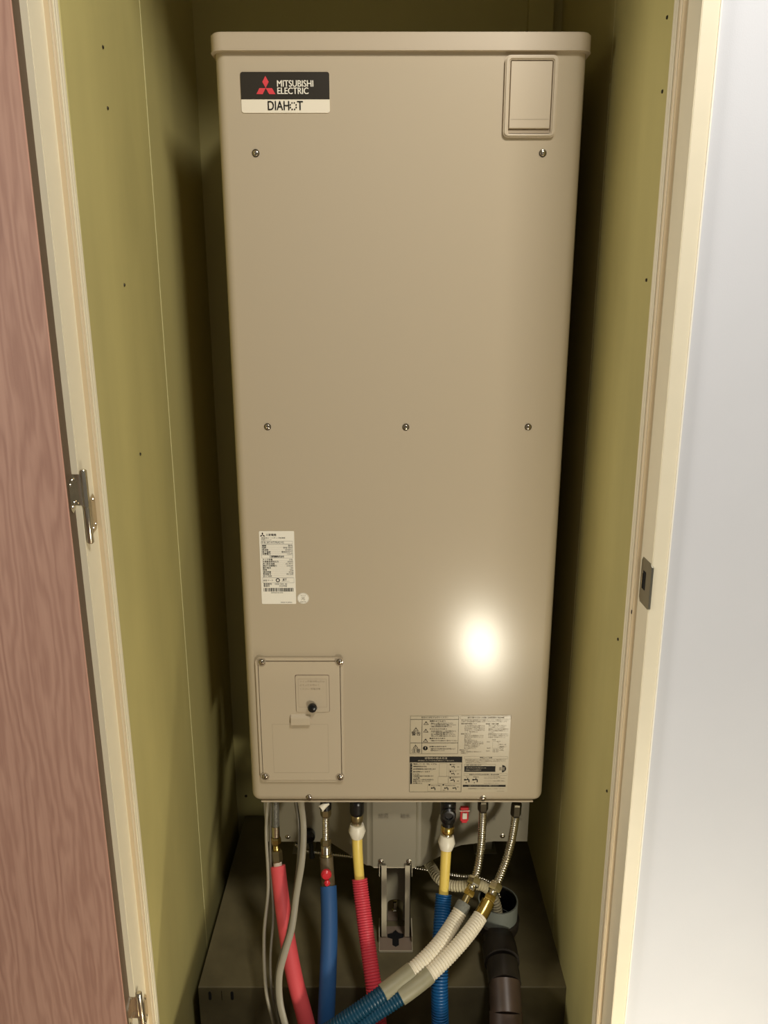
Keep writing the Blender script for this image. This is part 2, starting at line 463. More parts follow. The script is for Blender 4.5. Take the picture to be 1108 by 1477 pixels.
# strike plate let into the right rebate, lip folded round the front arris
def xz(u, v, Y): p = at(u, v, Y); return p.x, p.z
z1 = at(930, 808, 1.10).z; z0 = at(930, 868, 1.08).z
bm = bmesh.new()
pl = [(1.060, z0 - .004), (1.060, z1 + .002), (1.064, z1 + .006), (1.098, z1 + .006), (1.103, z1), (1.103, z0), (1.098, z0 - .006), (1.064, z0 - .006)]
prism(bm, pl, 0.3892, 0.3906, 'X'); bx(bm, 0.3892, 0.3925, 1.0594, 1.0610, z0 - .004, z1 + .002, bev=.0004, seg=1)
sp = lean(obj('strike_plate', bm, M['strike'], jr)); sp['label'] = 'grey metal strike plate let into the right jamb'
zm = (z0 + z1) / 2
lean(obj('latch_hole', B(0.3886, 0.3894, 1.082, 1.092, zm - .012, zm + .016), M['hole'], sp))
bm = B(0.3872, 0.3890, 1.0905, 1.0925, zm - .012, zm + .012); lean(obj('latch_tongue', bm, M['nut'], sp))
p = at(919, 886, 1.10)
lean(obj('nail_hole', B(0.3818, 0.3826, 1.1085, 1.112, p.z - .003, p.z + .003), M['hole'], jr))

# ------------------------------------------------------------------ door, folded right back beside the opening
DX, DY0, DY1 = -0.440, 1.038, 1.071
door = struct('door_1', B(-1.26, DX - .0008, DY0, DY1, SILL + .005, TOPZ - .004), M['wood'])
e = lean(obj('edge_band', B(DX - .0012, DX, DY0 + .0012, DY1, SILL + .005, TOPZ - .004), M['edge'], door)); e['label'] = 'dark brown edge band on the hinge side'
e = lean(obj('edge_lip', B(DX - .0014, DX + .0003, DY0 - .0003, DY0 + .0010, SILL + .005, TOPZ - .004), M['lip'], door)); e['label'] = 'thin pink line along the arris'
lean(door)
def hinge(zc, label):
    h = .0545; px_, py_ = -0.4245, 1.064; r = .0050
    root = lean(obj('hinge', lathe(bmesh.new(), [(0, -h), (r * .7, -h), (r, -h + .002), (r, -.0012), (r * .8, -.0010), (r * .8, .0010), (r, .0012), (r, h - .002), (r * .7, h), (0, h)], 20, (px_, py_, zc)), M['steel'], door, smooth=True))
    root['label'] = label
    # upper leaf on the door edge, lower leaf on the jamb rebate
    pu = [(DY0 + .006, zc + .036), (1.062, zc + .049), (1.062, zc + .001), (DY0 + .012, zc - .006), (DY0 + .006, zc)]
    a = lean(obj('leaf', prism(bmesh.new(), pu, DX - .0002, DX + .0016, 'X'), M['steel'], root))
    bmw = B(DX, px_, 1.0605, 1.0625, zc + .003, zc + .048); lean(obj('leaf_knuckle', bmw, M['steel'], root))
    pd = [(1.066, zc - .002), (1.066, zc - .050), (1.102, zc - .044), (1.107, zc - .036), (1.107, zc + .003), (1.102, zc + .010)]
    b = lean(obj('leaf', prism(bmesh.new(), pd, -0.4304, -0.4286, 'X'), M['steel'], root))
    lean(obj('leaf_knuckle', B(-0.4296, px_, 1.0650, 1.0665, zc - .050, zc - .003), M['steel'], root))
    for (x, y, z) in ((DX + .0016, 1.050, zc + .035), (DX + .0016, 1.057, zc + .040), (DX + .0016, 1.050, zc + .003), (DX + .0016, 1.057, zc + .008),
                      (-.4286, 1.100, zc + .002), (-.4286, 1.101, zc - .036), (-.4286, 1.092, zc - .040)):
        bmx = bmesh.new(); lathe(bmx, [(.0024, 0), (.0020, .0008), (0, .001)], 10, (0, 0, 0))
        R = Matrix.Rotation(radians(90), 4, 'Y')
        for q in bmx.verts: q.co = R @ q.co + Vector((x, y, z))
        lean(obj('screw', bmx, M['screw'], root))
hinge(at(126, 731, 1.064).z, 'steel flag hinge half way down the door edge')
hinge(at(203, 1468, 1.064).z, 'steel flag hinge near the foot of the door edge')

# ------------------------------------------------------------------ equipment base
BZ = 0.730
eb = thing('equipment_base', 'low dark metal base box on the cupboard floor under the pipes', 'base')
obj('base_box', B(-0.403, 0.3975, 1.345, YB - .002, CF, BZ, bev=.0022), M['base'], eb)
for u in (303, 335):
    p = at(u, 1436, 1.345)
    bm = prism(bmesh.new(), rrect(p.x - .003, p.x + .003, p.z - .011, p.z + .011, .0029), 1.3442, 1.3452, 'Y')
    obj('slot', bm, M['hole'], eb)
p = at(320, 1436, 1.345); obj('fold_line', B(p.x - .0006, p.x + .0006, 1.3444, 1.3452, p.z - .012, p.z + .012), M['nutd'], eb)

# ------------------------------------------------------------------ water heater
YF = 1.447
HX0, HX1 = -0.2865, 0.3435
HB = at(570, 1158, YF).z; HT = at(570, 72, YF).z
YBACK = 1.86
heater = thing('water_heater', 'tall beige box-shaped hot water tank filling the cupboard on folded steel legs', 'water heater')
bm = B(HX0, HX1, YF, YBACK, HB, HT + .01)
es = [e for e in bm.edges if (abs(e.verts[0].co.z - e.verts[1].co.z) > .5) or (max(v.co.z for v in e.verts) < HB + .01)]
bmesh.ops.bevel(bm, geom=es, offset=0.019, segments=6, affect='EDGES', profile=0.5)
obj('body', bm, M['body'], heater, smooth=True)
# thin return edge at the foot of the front panel
obj('bottom_edge', prism(bmesh.new(), [(HX0 + .02, HB - .0025), (HX1 - .02, HB - .0025), (HX1 - .02, HB + .0005), (HX0 + .02, HB + .0005)], YF + .006, YF + .03, 'Y'), M['body'], heater)
# lid with folded skirt
LZ0 = at(570, 72, YF - .008).z; LZ1 = at(570, 45, YF - .008).z
bm = B(HX0 - .006, HX1 + .006, YF - .008, YBACK + .006, LZ0, LZ1)
bmesh.ops.bevel(bm, geom=[e for e in bm.edges if abs(e.verts[0].co.z - e.verts[1].co.z) > .02], offset=0.022, segments=6, affect='EDGES', profile=0.5)
bmesh.ops.bevel(bm, geom=[e for e in bm.edges if min(v.co.z for v in e.verts) > LZ1 - .001], offset=0.0025, segments=2, affect='EDGES')
lid = obj('top_lid', bm, M['lid'], heater, smooth=True)
def rr_xy(x0, x1, y0, y1, r): return rrect(x0, x1, y0, y1, r, 6)
bm = prism(bmesh.new(), rr_xy(HX0 - .0067, HX1 + .0067, YF - .0087, YBACK + .0067, .0225), LZ0 - .0006, LZ0 + .0008, 'Z')
obj('lid_hem', bm, M['lid'], lid)

def F(u, v, y=YF): p = at(u, v, y); return p.x, p.z
def screw(u, v, y, r=.0062, parent=heater, name='screw', m='screw'):
    p = at(u, v, y)
    prof = [(r * 1.15, 0), (r * 1.15, .0006), (r, .0008), (r * .96, r * .28), (r * .72, r * .48), (r * .34, r * .54), (r * .26, r * .30), (0, r * .28)]
    return obj(name, lathe(bmesh.new(), prof, 18, (p.x, y, p.z), 'Y'), M[m], parent, smooth=True)
for u, v in ((369, 221), (783, 221), (386, 615.5), (585.5, 616), (762, 616)):
    s_ = screw(u, v, YF, .0052); p = at(u, v, YF)
    obj('washer', lathe(bmesh.new(), [(.0064, 0), (.0066, .0007), (.0056, .0009)], 18, (p.x, YF, p.z), 'Y'), M['nutd'], s_)
for u, v in ((446, 1150), (697, 1151.5)): screw(u, v, YF, .0060)

# --- brand badge
x0, zt = F(346.5, 104); x1, _ = F(475, 104); _, zm_ = F(410, 143.5); _, zb = F(410, 163)
x1 = F(475, 104)[0]
badge = obj('brand_badge', prism(bmesh.new(), rrect(x0, x1, zb, zt, .004), YF - .0012, YF + .001, 'Y'), M['badgew'], heater)
badge['label'] = 'dark and ivory badge with red diamond emblem and brand lettering'
bm = prism(bmesh.new(), [(x1, zm_)] + rrect(x0, x1, zm_, zt, .004)[:12] + [(x0, zm_)], YF - .0016, YF - .0010, 'Y')
obj('badge_panel', bm, M['badge'], badge)
# three diamonds emblem
def diamond(bm, cx, cz, ang, Ls, y):
    # rhombus with one tip at (cx,cz), long axis in direction ang
    a = radians(ang); h = radians(30)
    p0 = (cx, cz); p1 = (cx + Ls * cos(a - h), cz + Ls * sin(a - h)); p2 = (cx + 2 * Ls * cos(h) * cos(a), cz + 2 * Ls * cos(h) * sin(a)); p3 = (cx + Ls * cos(a + h), cz + Ls * sin(a + h))
    poly(bm, [p0, p1, p2, p3], y)
bm = bmesh.new(); cx, cz = F(383.6, 127.5)
for a in (90, 210, 330): diamond(bm, cx, cz, a, .0108, YF - .0021)
obj('emblem', bm, M['inkr'], badge)['label'] = 'red three diamond emblem'
bm = bmesh.new()
tx, tz = F(399, 121.5); w_ = F(451, 121.5)[0] - tx; text_into(bm, 'MITSUBISHI', tx, tz, YF - .0021, .0142, width=w_, bold=.00035)
tx, tz = F(399.5, 132); w_ = F(444, 132)[0] - tx; text_into(bm, 'ELECTRIC', tx, tz, YF - .0021, .0142, width=w_, bold=.00035)
obj('lettering', bm, M['inkw'], badge)
bm = bmesh.new()
tx, tz = F(385.5, 153.5); text_into(bm, 'DIAH', tx, tz, YF - .0019, .0205, width=F(416.2, 153)[0] - tx, bold=.0003)
tx, tz = F(428.5, 153.5); text_into(bm, 'T', tx, tz, YF - .0019, .0205, width=F(436.6, 153)[0] - tx, bold=.0004)
cx, cz = F(423.3, 153.5)
for k in range(8): disc(bm, cx + .0054 * cos(k * pi / 4 + pi / 8), cz + .0054 * sin(k * pi / 4 + pi / 8), .0013, YF - .0019, 8)
obj('lettering', bm, M['ink'], badge)

# --- inspection window cover, upper right
def quadpts(pts, y):  # pixel corners -> x,z
    return [F(u, v, y) for u, v in pts]
x0, zt = F(728.5, 80.5); x1 = F(806, 80.5)[0]; zb = F(760, 199)[1]
x0 = (F(728.5, 80.5)[0] + F(725, 199)[0]) / 2; x1 = (F(806, 80.5)[0] + F(799.5, 199)[0]) / 2
wc = obj('window_bezel', frame_ring(bmesh.new(), rrect(x0, x1, zb, zt, .009), rrect(x0 + .0085, x1 - .0085, zb + .0055, zt - .0075, .003), YF + .001, YF - .0075), M['plastic'], heater, smooth=False)
bmm = bmesh.new(); bmm.from_mesh(wc.data)
bmesh.ops.bevel(bmm, geom=[e for e in bmm.edges if all(abs(v.co.y - (YF - .0075)) < 1e-5 for v in e.verts) and e.calc_face_angle(0) > .5], offset=.0022, segments=3, affect='EDGES')
bmm.to_mesh(wc.data); bmm.free()
for p_ in wc.data.polygons: p_.use_smooth = True
wc.data.set_sharp_from_angle(angle=radians(50))
wc['label'] = 'raised beige rim around the small upper cover'
zfb = F(765, 186)[1]
obj('window_cover', B(x0 + .0100, x1 - .0100, YF - .0055, YF + .001, zfb, zt - .0092, bev=.001, seg=2), M['plastic'], wc)
bm = bmesh.new(); quad(bm, x0 + .012, x1 - .012, zfb + .0135, zfb + .0142, YF - .0057); obj('cover_crease', bm, M['plastic_shade'], wc)
bm = prism(bmesh.new(), [(YF - .0005, zfb - .001), (YF - .0055, zb + .0062), (YF, zb + .0062)], x0 + .0085, x1 - .0085, 'X'); obj('finger_recess', bm, M['plastic_shade'], wc)

# --- control cover, lower left
x0 = (F(370.5, 947)[0] + F(374.5, 1125)[0]) / 2; x1 = (F(496, 947)[0] + F(496, 1125)[0]) / 2
zt = F(430, 948)[1]; zb = F(430, 1125.5)[1]
cf = obj('control_bezel', frame_ring(bmesh.new(), rrect(x0, x1, zb, zt, .009), rrect(x0 + .0050, x1 - .0050, zb + .0040, zt - .0055, .006), YF + .001, YF - .0050), M['plastic'], heater)
cf['label'] = 'rounded beige rim around the lower control cover'
obj('control_cover', prism(bmesh.new(), rrect(x0 + .0066, x1 - .0066, zb + .0052, zt - .0075, .005), YF - .0066, YF + .001, 'Y'), M['plastic'], cf)
for u, v in ((377.5, 955), (490, 954.5), (382.5, 1120), (490.5, 1121)):
    s_ = screw(u, v, YF - .0066, .0056, cf); p = at(u, v, YF - .0066)
    obj('screw_cup', lathe(bmesh.new(), [(.0092, -.0005), (.0092, .0011), (.0075, .0013), (.0072, .0003)], 18, (p.x, YF - .0066, p.z), 'Y'), M['plastic_shade'], s_)
# small flap
fx0 = F(427.5, 995)[0]; fx1 = F(475, 995)[0]; fz1 = F(450, 972)[1]; fz0 = F(450, 1024)[1]
fl = obj('flap', prism(bmesh.new(), rrect(fx0, fx1, fz0, fz1, .003), YF - .0084, YF - .0060, 'Y'), M['plastic'], cf)
obj('flap_gap', frame_ring(bmesh.new(), rrect(fx0 - .0012, fx1 + .0012, fz0 - .0006, fz1 + .0014, .003), rrect(fx0, fx1, fz0, fz1, .003), YF - .0064, YF - .0068), M['legd'], cf)
bm = bmesh.new(); outline(bm, fx0 + .005, fx1 - .005, fz0 + .011, fz1 - .007, .0005, YF - .00855)
for i, s in enumerate(('スイッチ操作時以外は', '必ずふたを閉めて', 'ください 感電注意')): text_into(bm, s, fx0 + .008, fz1 - .013 - i * .0085, YF - .00855, .0052, sx=1.0)
obj('embossed_lettering', bm, M['plastic_shade'], fl)
p = at(451, 1019, YF - .0084)
kb = obj('black_knob', lathe(bmesh.new(), [(.006, 0), (.007, .002), (.0090, .003), (.0098, .0065), (.0086, .0105), (.005, .0125), (0, .013)], 24, (p.x, YF - .0080, p.z), 'Y'), M['dark'], cf, smooth=True)
# pull handle
hx0, hz1 = F(420, 1032); hx1, hz0 = F(448.5, 1041)
hb = bmesh.new()
prism(hb, [(YF - .0060, hz1 + .007), (YF - .0120, hz1 + .0005), (YF - .0140, hz0 - .0005), (YF - .0120, hz0 - .0015), (YF - .0060, hz0 + .002)], hx0, hx1, 'X')
bmesh.ops.bevel(hb, geom=list(hb.edges), offset=.0008, segments=2, affect='EDGES')
obj('pull_handle', hb, M['plastic'], cf)
bm = bmesh.new(); gx0, gz1 = F(393, 1041); gx1, gz0 = F(475, 1112)
outline(bm, gx0, gx1, gz0, gz1 - .002, .0006, YF - .00672); obj('inner_crease', bm, M['plastic_shade'], cf)

# --- rating label
def label_sheet(name, u0, v0, u1, v1, m, lab, r=.002, th=.0008):
    xa = (F(u0[0], v0)[0] + F(u0[1], v1)[0]) / 2; xb = (F(u1[0], v0)[0] + F(u1[1], v1)[0]) / 2
    z1_ = F(430, v0)[1]; z0_ = F(430, v1)[1]
    o = obj(name, prism(bmesh.new(), rrect(xa, xb, z0_, z1_, r), YF - th, YF + .0005, 'Y'), M[m], heater); o['label'] = lab
    return o, xa, xb, z0_, z1_
rl, xa, xb, za, zc = label_sheet('rating_label', (373.5, 378), 766, (424, 427.5), 871, 'paperw', 'white paper rating label with rows of small print and a barcode')
yy = YF - .00095; bm = bmesh.new(); W_ = xb - xa; H_ = zc - za
def LX(t): return xa + W_ * t
def LZ(t): return zc - H_ * t
cx, cz = LX(.10), LZ(.052)
for a in (90, 210, 330): diamond(bm, cx, cz, a, .0033, yy)
text_into(bm, '三菱電機', LX(.19), LZ(.052), yy, .0052, bold=.0001)
text_into(bm, '家庭用ヒートポンプ給湯機', LX(.06), LZ(.092), yy, .0034, width=W_ * .68)
text_into(bm, '貯湯ユニット', LX(.06), LZ(.117), yy, .0034)
text_into(bm, '形名 SRT-NT396AD-RS', LX(.06), LZ(.152), yy, .0056, width=W_ * .64)
outline(bm, LX(.05), LX(.95), LZ(.172), LZ(.135), .0003, yy)
rows = [('種類', '屋内'), ('相数', '単相 200V'), ('周波数', '50/60Hz'), ('沸上温度', '最高約90℃'), ('消費電力', '1.5kW')]
for i, (a, b) in enumerate(rows):
    z = LZ(.197 + i * .028); text_into(bm, a, LX(.07), z, yy, .0042, bold=.0001); text_into(bm, b, LX(.94), z, yy, .0042, align='RIGHT')
    quad(bm, LX(.05), LX(.95), z - .0026, z - .0024, yy)
outline(bm, LX(.05), LX(.95), LZ(.365), LZ(.182), .0003, yy)
text_into(bm, '三菱電機株式会社', LX(.27), LZ(.345), yy, .0046, width=W_ * .42, bold=.0002)
rows = [('タンク容量', '370L'), ('水側最高使用圧力', '360kPa'), ('沸上設定温度', '65~90℃'), ('湯はり消費電力', '0.05kW'), ('最大電流', '15A'), ('質量', '55kg'), ('満水質量', '425kg'), ('製造番号', '0012345'), ('JIS C 9220', '')]
for i, (a, b) in enumerate(rows[:9]):
    z = LZ(.385 + i * .0283); text_into(bm, a, LX(.07), z, yy, .0040, bold=.0001)
    if b: text_into(bm, b, LX(.95), z, yy, .0040, align='RIGHT')
    quad(bm, LX(.05), LX(.95), z - .0025, z - .0023, yy)
outline(bm, LX(.05), LX(.96), LZ(.705), LZ(.635), .0003, yy)
text_into(bm, '認証マーク', LX(.07), LZ(.672), yy, .0040); disc(bm, LX(.49), LZ(.667), .0042, yy, 20, .0024); text_into(bm, 'JET', LX(.63), LZ(.66), yy, .0058, bold=.0003)
quad(bm, LX(.60), LX(.83), LZ(.682), LZ(.680), yy)
text_into(bm, '製造番号', LX(.07), LZ(.722), yy, .0042, bold=.0001); text_into(bm, '0000 2001 00', LX(.40), LZ(.722), yy, .0044)
text_into(bm, '製造年', LX(.07), LZ(.750), yy, .0042, bold=.0001); text_into(bm, '2020年製', LX(.52), LZ(.750), yy, .0040)
random.seed(3); x = LX(.07)
while x < LX(.93):
    wd = random.choice((.0007, .0007, .0014, .0020)); quad(bm, x, x + wd, LZ(.825), LZ(.775), yy); x += wd + random.choice((.0006, .0009, .0013))
text_into(bm, '000020010012345', LX(.28), LZ(.842), yy, .0032)
text_into(bm, 'MADE IN JAPAN', LX(.55), LZ(.977), yy, .0032)
o = obj('lettering', bm, M['ink'], rl)

rs, _, _, _, _ = None, 0, 0, 0, 0
cx, cz = F(437.3, 863)
rs = obj('round_sticker', lathe(bmesh.new(), [(0, .0008), (.0118, .0008), (.0118, 0)], 28, (cx, YF, cz), 'Y'), M['paperw'], heater); rs['label'] = 'small round ivory sticker beside the rating label'
bm = bmesh.new(); disc(bm, cx, cz, .0112, YF - .0009, 28, .0108); text_into(bm, 'カテゴ', cx, cz + .006, YF - .0009, .0036, align='CENTER'); text_into(bm, '元', cx, cz - .0005, YF - .0009, .0085, align='CENTER', bold=.0001); text_into(bm, '検査合格', cx, cz - .0075, YF - .0009, .003, align='CENTER')
obj('lettering', bm, M['inkg'], rs)

# --- caution labels (film print), lower right
wl1, xa, xb, za, zc = label_sheet('caution_label', (590.5, 590.5), 1031.5, (736, 732.5), 1142.5, 'film', 'printed film of warnings and instructions at the lower right', r=.001, th=.0005)
yy = YF - .0007; ox = xa
def PX(u): return xa + (xb - xa) * (u - 590.5) / (734.2 - 590.5)
def PZ(v): return F(650, v)[1]
bm = bmesh.new(); bg = bmesh.new(); bw = bmesh.new()
# warning table
outline(bm, PX(591.5), PX(660.5), PZ(1087), PZ(1032.5), .0006, yy)
quad(bm, PX(591.5), PX(660.5), PZ(1037.8), PZ(1037.2), yy); quad(bm, PX(608), PX(608.6), PZ(1087), PZ(1037.5), yy); quad(bm, PX(591.5), PX(660), PZ(1071.8), PZ(1071.2), yy)
text_into(bm, '安全のため必ずお守りください', PX(607), PZ(1034.8), yy, .0046, width=PX(645) - PX(607))
def tri(bm, u, v, s, mark):
    x, z = PX(u), PZ(v); h = s * .9
    o_ = [(x - s, z - h * .7), (x + s, z - h * .7), (x, z + h)]; i_ = [(x - s * .68, z - h * .5), (x + s * .68, z - h * .5), (x, z + h * .62)]
    for k in range(3): poly(bm, [o_[k], o_[(k + 1) % 3], i_[(k + 1) % 3], i_[k]], yy)
    text_into(bm, mark, x, z - .0002, yy, s * 1.25, align='CENTER', bold=.0001)
tri(bm, 599.6, 1052, .0058, '!'); tri(bm, 599.4, 1077, .0058, '!')
text_into(bm, '警告', PX(593.2), PZ(1058.3), yy, .0105, width=PX(606) - PX(593.2), bold=.00015)
text_into(bm, '注意', PX(593.2), PZ(1083.2), yy, .0105, width=PX(606) - PX(593.2), bold=.00015)
tri(bm, 614, 1043, .0056, '!'); tri(bm, 613.8, 1054, .0056, '!'); tri(bm, 613.6, 1068, .0056, '*')
disc(bm, PX(613.4), PZ(1079), .0052, yy, 24); text_into(bw, '!', PX(613.4), PZ(1079), yy - .0001, .0085, align='CENTER', bold=.0003)
TXT = [(619, 1040, '感電のおそれあり', 22, 1), (619.5, 1043.2, '・配線カバーを濡れた手で外さないでください', 32, 0), (619.5, 1045.5, '・アース工事が確実か販売店に確認してください', 36, 0), (619.5, 1047.9, '・点検口は専門業者以外は開けないこと', 30, 0),
       (619, 1051.4, 'やけどのおそれあり', 24, 1), (619.5, 1054.5, '・排水時は熱湯が出ることがあり注意すること', 36, 0), (619.5, 1056.8, '・シャワー使用時は湯の温度を確認すること', 32, 0), (619.5, 1059.2, '・逃し弁点検時は湯に触れないでください', 35, 0), (619.5, 1061.6, '・沸き上げ中に配管に触れないでください', 36, 0),
       (619, 1065, '爆発のおそれあり', 22, 1), (619.5, 1068.3, '・可燃性のガスや引火物を近くに置かないでください', 38, 0),
       (619, 1076.8, '水濡れのおそれあり', 24, 1), (619.5, 1080, '・長期不在のときは本体の給水止水栓を閉じること', 36, 0), (621, 1082.4, '電源を切らないでください', 20, 0)]
for u, v, s, wpx, bb in TXT: text_into(bm, s, PX(u), PZ(v), yy, .0034, width=wpx * .0015, bold=.00015 if bb else .00005)
# emergency water panel
outline(bm, PX(591), PX(667), PZ(1142), PZ(1091), .0006, yy)
quad(bm, PX(591), PX(667), PZ(1099.5), PZ(1091), yy)
text_into(bw, '非常時の取水方法', PX(612.5), PZ(1093.6), yy - .0001, .0056, width=PX(645) - PX(612.5), bold=.0001)
text_into(bw, '(断水時に タンクの水を生活用水として使えます)', PX(603), PZ(1097), yy - .0001, .0032, width=PX(655) - PX(603))
quad(bm, PX(592), PX(594.8), PZ(1130.5), PZ(1100.5), yy)
for i, v in enumerate((1102, 1106, 1110, 1113.6)): text_into(bw, str(i + 1), PX(593.4), PZ(v), yy - .0001, .0034, align='CENTER')
for v, s, wpx in ((1102, '電源レバーを「切」にする', 33), (1105.5, '漏電遮断器を切る', 19), (1109.2, '給水配管専用止水栓を閉じます', 32), (1113, '脚の配管カバーを外す', 24), (1116.6, 'ポリタンク等で', 9), (1119.3, '非常用取水栓から水を受けます', 29), (1122, 'ご注意', 9), (1124.5, '熱湯が出ることがあるため注意する', 29), (1127, '飲用しないでください', 25), (1129.6, '必ず閉じること', 13)):
    text_into(bm, s, PX(596.2), PZ(v), yy, .0036, width=wpx * .0015, bold=.0001)
outline(bg, PX(634), PX(645.5), PZ(1120), PZ(1101), .0004, yy); outline(bg, PX(632.5), PX(647.5), PZ(1130), PZ(1119.5), .0004, yy)
for v in (1101.5, 1110.6, 1120.2): outline(bg, PX(648), PX(666), PZ(v + 9.2), PZ(v), .0003, yy)
for u, v in ((649.3, 1102.6), (649.3, 1112.6), (649.3, 1121.8), (619, 1131.8), (639.3, 1131.8)): quad(bm, PX(u), PX(u) + .0034, PZ(v) - .0016, PZ(v) + .0016, yy)
for u, v, s in ((653, 1102.6, '給水'), (653, 1112.4, '逃し弁'), (653, 1121.5, '取水栓カバー')): text_into(bm, s, PX(u), PZ(v), yy, .003)
outline(bg, PX(617.5), PX(637), PZ(1141), PZ(1130.8), .0003, yy); outline(bg, PX(638), PX(666), PZ(1141), PZ(1130.8), .0003, yy)
text_into(bm, '排水ホースを確認', PX(622.5), PZ(1133), yy, .0028, width=.020); text_into(bm, '非常用取水栓の操作', PX(643), PZ(1133), yy, .0028, width=.022)
# little pictograms: taps and hands drawn as bent strokes
def tapsign(bm, u, v, s=1.0):
    x, z = PX(u), PZ(v)
    quad(bm, x - .003 * s, x + .002 * s, z, z + .0014 * s, yy); quad(bm, x + .0008 * s, x + .0022 * s, z - .003 * s, z, yy); quad(bm, x - .0008 * s, x + .0004 * s, z + .0014 * s, z + .003 * s, yy); disc(bm, x - .0036 * s, z + .0006 * s, .0013 * s, yy, 8)
for u, v, s in ((655, 1106, 1), (655, 1116, 1), (655, 1125.5, 1.3), (627, 1137, 1.4), (646, 1137, 1.3), (658, 1137, 1.2)): tapsign(bm, u, v, s)
for u, v in ((660, 1106), (660, 1116), (660, 1126.5), (640, 1139.5), (660, 1135)): text_into(bm, '開閉', PX(u), PZ(v), yy, .0024)
# right-hand column, light grey print
outline(bg, PX(662.5), PX(735), PZ(1037.0), PZ(1033.0), .0003, yy)
text_into(bg, '据付工事される方へのお願い(詳細は据付工事説明書)', PX(673), PZ(1035), yy, .0036, width=PX(725) - PX(673), bold=.0001)
quad(bg, PX(664), PX(735), PZ(1031.9), PZ(1031.6), yy)
G = [(664, 1038.6, '据付工事は必ず据付工事説明書に従って確実に行ってください 試運転を行ってください', 66), (664, 1040.8, '工事終了後は説明書をお客様にお渡しくださいますようお願いします', 64),
     (664, 1043.8, '■据付場所の確認について', 22), (669, 1046.6, '水平な強固な床に据付ける', 28), (669, 1048.8, '排水できる場所を選ぶこと', 28), (669, 1051, '防水処理をした床に据付ける', 28), (669, 1053.2, '点検スペースを確保する', 28), (669, 1055.5, 'こと 転倒防止', 18),
     (664, 1058.5, '■配管工事について', 14), (669, 1061, '給水は水道直結とする', 27), (669, 1063.3, '減圧弁を必ず取付けること', 27), (669, 1065.6, '逃し弁の排水', 10), (669, 1067.8, '配管の保温工事を行うこと', 18), (669, 1070.2, '湯側配管は耐熱のもの', 27), (669, 1072.5, 'を使用 接続を確認', 27), (669, 1074.8, '凍結防止の処置を行う', 22), (669, 1077, 'こと 排水は間接排水', 20), (669, 1079.3, '漏れの確認を行うこと', 17),
     (662.5, 1081.8, '■電気工事について', 12), (664.5, 1084.2, '専用回路とし漏電遮断器を設けD種接地を行うこと', 29), (664.5, 1086.4, '内線規程に従うこと', 10),
     (699, 1044, '■試運転・水漏れの確認', 18), (703, 1046.6, '満水にし逃し弁から水が出る', 25), (703, 1049, 'ことを確認し レバーを戻す', 22), (703, 1051.5, '電源を入れて表示を確認する', 28), (703, 1053.8, '沸き上げ運転を確認すること', 28), (703, 1056.2, 'こと 完了', 8), (703, 1058.6, '配管接続部から水漏れがない', 28), (703, 1061, 'ことを確認し保温すること', 28), (703, 1063.4, 'お客様へ説明を行うこと', 24),
     (709, 1067, '本体外観', 5), (716, 1069.5, '逃し弁', 5), (720, 1073.7, '操作カバー部', 9), (720, 1076.8, '漏電遮断器レバー', 10), (720, 1079, '取水栓', 6), (720, 1082, '排水栓', 6), (701, 1070, '点検口', 5), (702, 1079, '給湯口', 5), (701, 1083, '給水口', 5)]
for u, v, s, wpx in G: text_into(bg, s, PX(u), PZ(v), yy, .0031, width=wpx * .0015, bold=.0001 if s[0] == '■' else 0)
outline(bg, PX(710), PX(718.5), PZ(1079), PZ(1069), .0003, yy)
for u in (711, 713, 715.5, 717.5): quad(bg, PX(u), PX(u) + .001, PZ(1085), PZ(1080), yy)
# lower right column
for v0, v1 in ((1091, 1094.4), (1115.5, 1118.4)): outline(bg, PX(670), PX(733), PZ(v1), PZ(v0), .0003, yy)
text_into(bm, '使用上のご注意', PX(692.5), PZ(1092.7), yy, .0034, width=PX(710) - PX(692.5), bold=.00005)
for v, s in ((1096, '本製品は水道水をご使用ください 温泉水や井戸水は使用しないでください 故障の原因になります'), (1098, 'タンクの水は定期的に入れ替えてください 長期間使用しないときは水抜きをしてください')): text_into(bg, s, PX(671), PZ(v), yy, .003, width=PX(730) - PX(671))
text_into(bg, '長時間使わないときは水を抜いてください', PX(672), PZ(1100), yy, .003, width=.045)
quad(bm, PX(670.5), PX(715.5), PZ(1113), PZ(1105), yy); outline(bm, PX(670.5), PX(715.5), PZ(1105), PZ(1102), .0003, yy)
text_into(bm, '点検・修理のお問い合わせ', PX(673), PZ(1103.5), yy, .0026, width=.032, bold=.0001)
text_into(bw, 'お客さま相談窓口 受付時間 9:00~19:00', PX(672.5), PZ(1107.4), yy - .0001, .003, width=.043); text_into(bw, '修理窓口 365日24時間受付', PX(672.5), PZ(1110.6), yy - .0001, .003, width=.033)
# half-black round mark
cxx, czz = PX(725.2), PZ(1108.5); rr = .0088
poly(bm, [(cxx, czz)] + [(cxx + rr * cos(radians(a)), czz + rr * sin(radians(a))) for a in range(-90, 91, 15)], yy)
for dz in (.0028, 0, -.0028): quad(bm, cxx - .0065, cxx - .0012, czz + dz - .0005, czz + dz + .0005, yy); quad(bw, cxx + .0005, cxx + .0058, czz + dz - .0005, czz + dz + .0005, yy - .0001)
text_into(bm, '貯湯タンクのお手入れ方法 排水・逃し弁の点検', PX(678), PZ(1117), yy, .003, width=PX(721) - PX(678), bold=.0001)
text_into(bm, '逃し弁', PX(673), PZ(1120.6), yy, .0026); text_into(bm, '漏電遮断器', PX(683.5), PZ(1120.6), yy, .0026)
for u in (676, 688): tapsign(bm, u, 1125, 1.7); quad(bm, PX(u + 3 - 6), PX(u + 3 - 6) + .0018, PZ(1129.3), PZ(1128), yy)
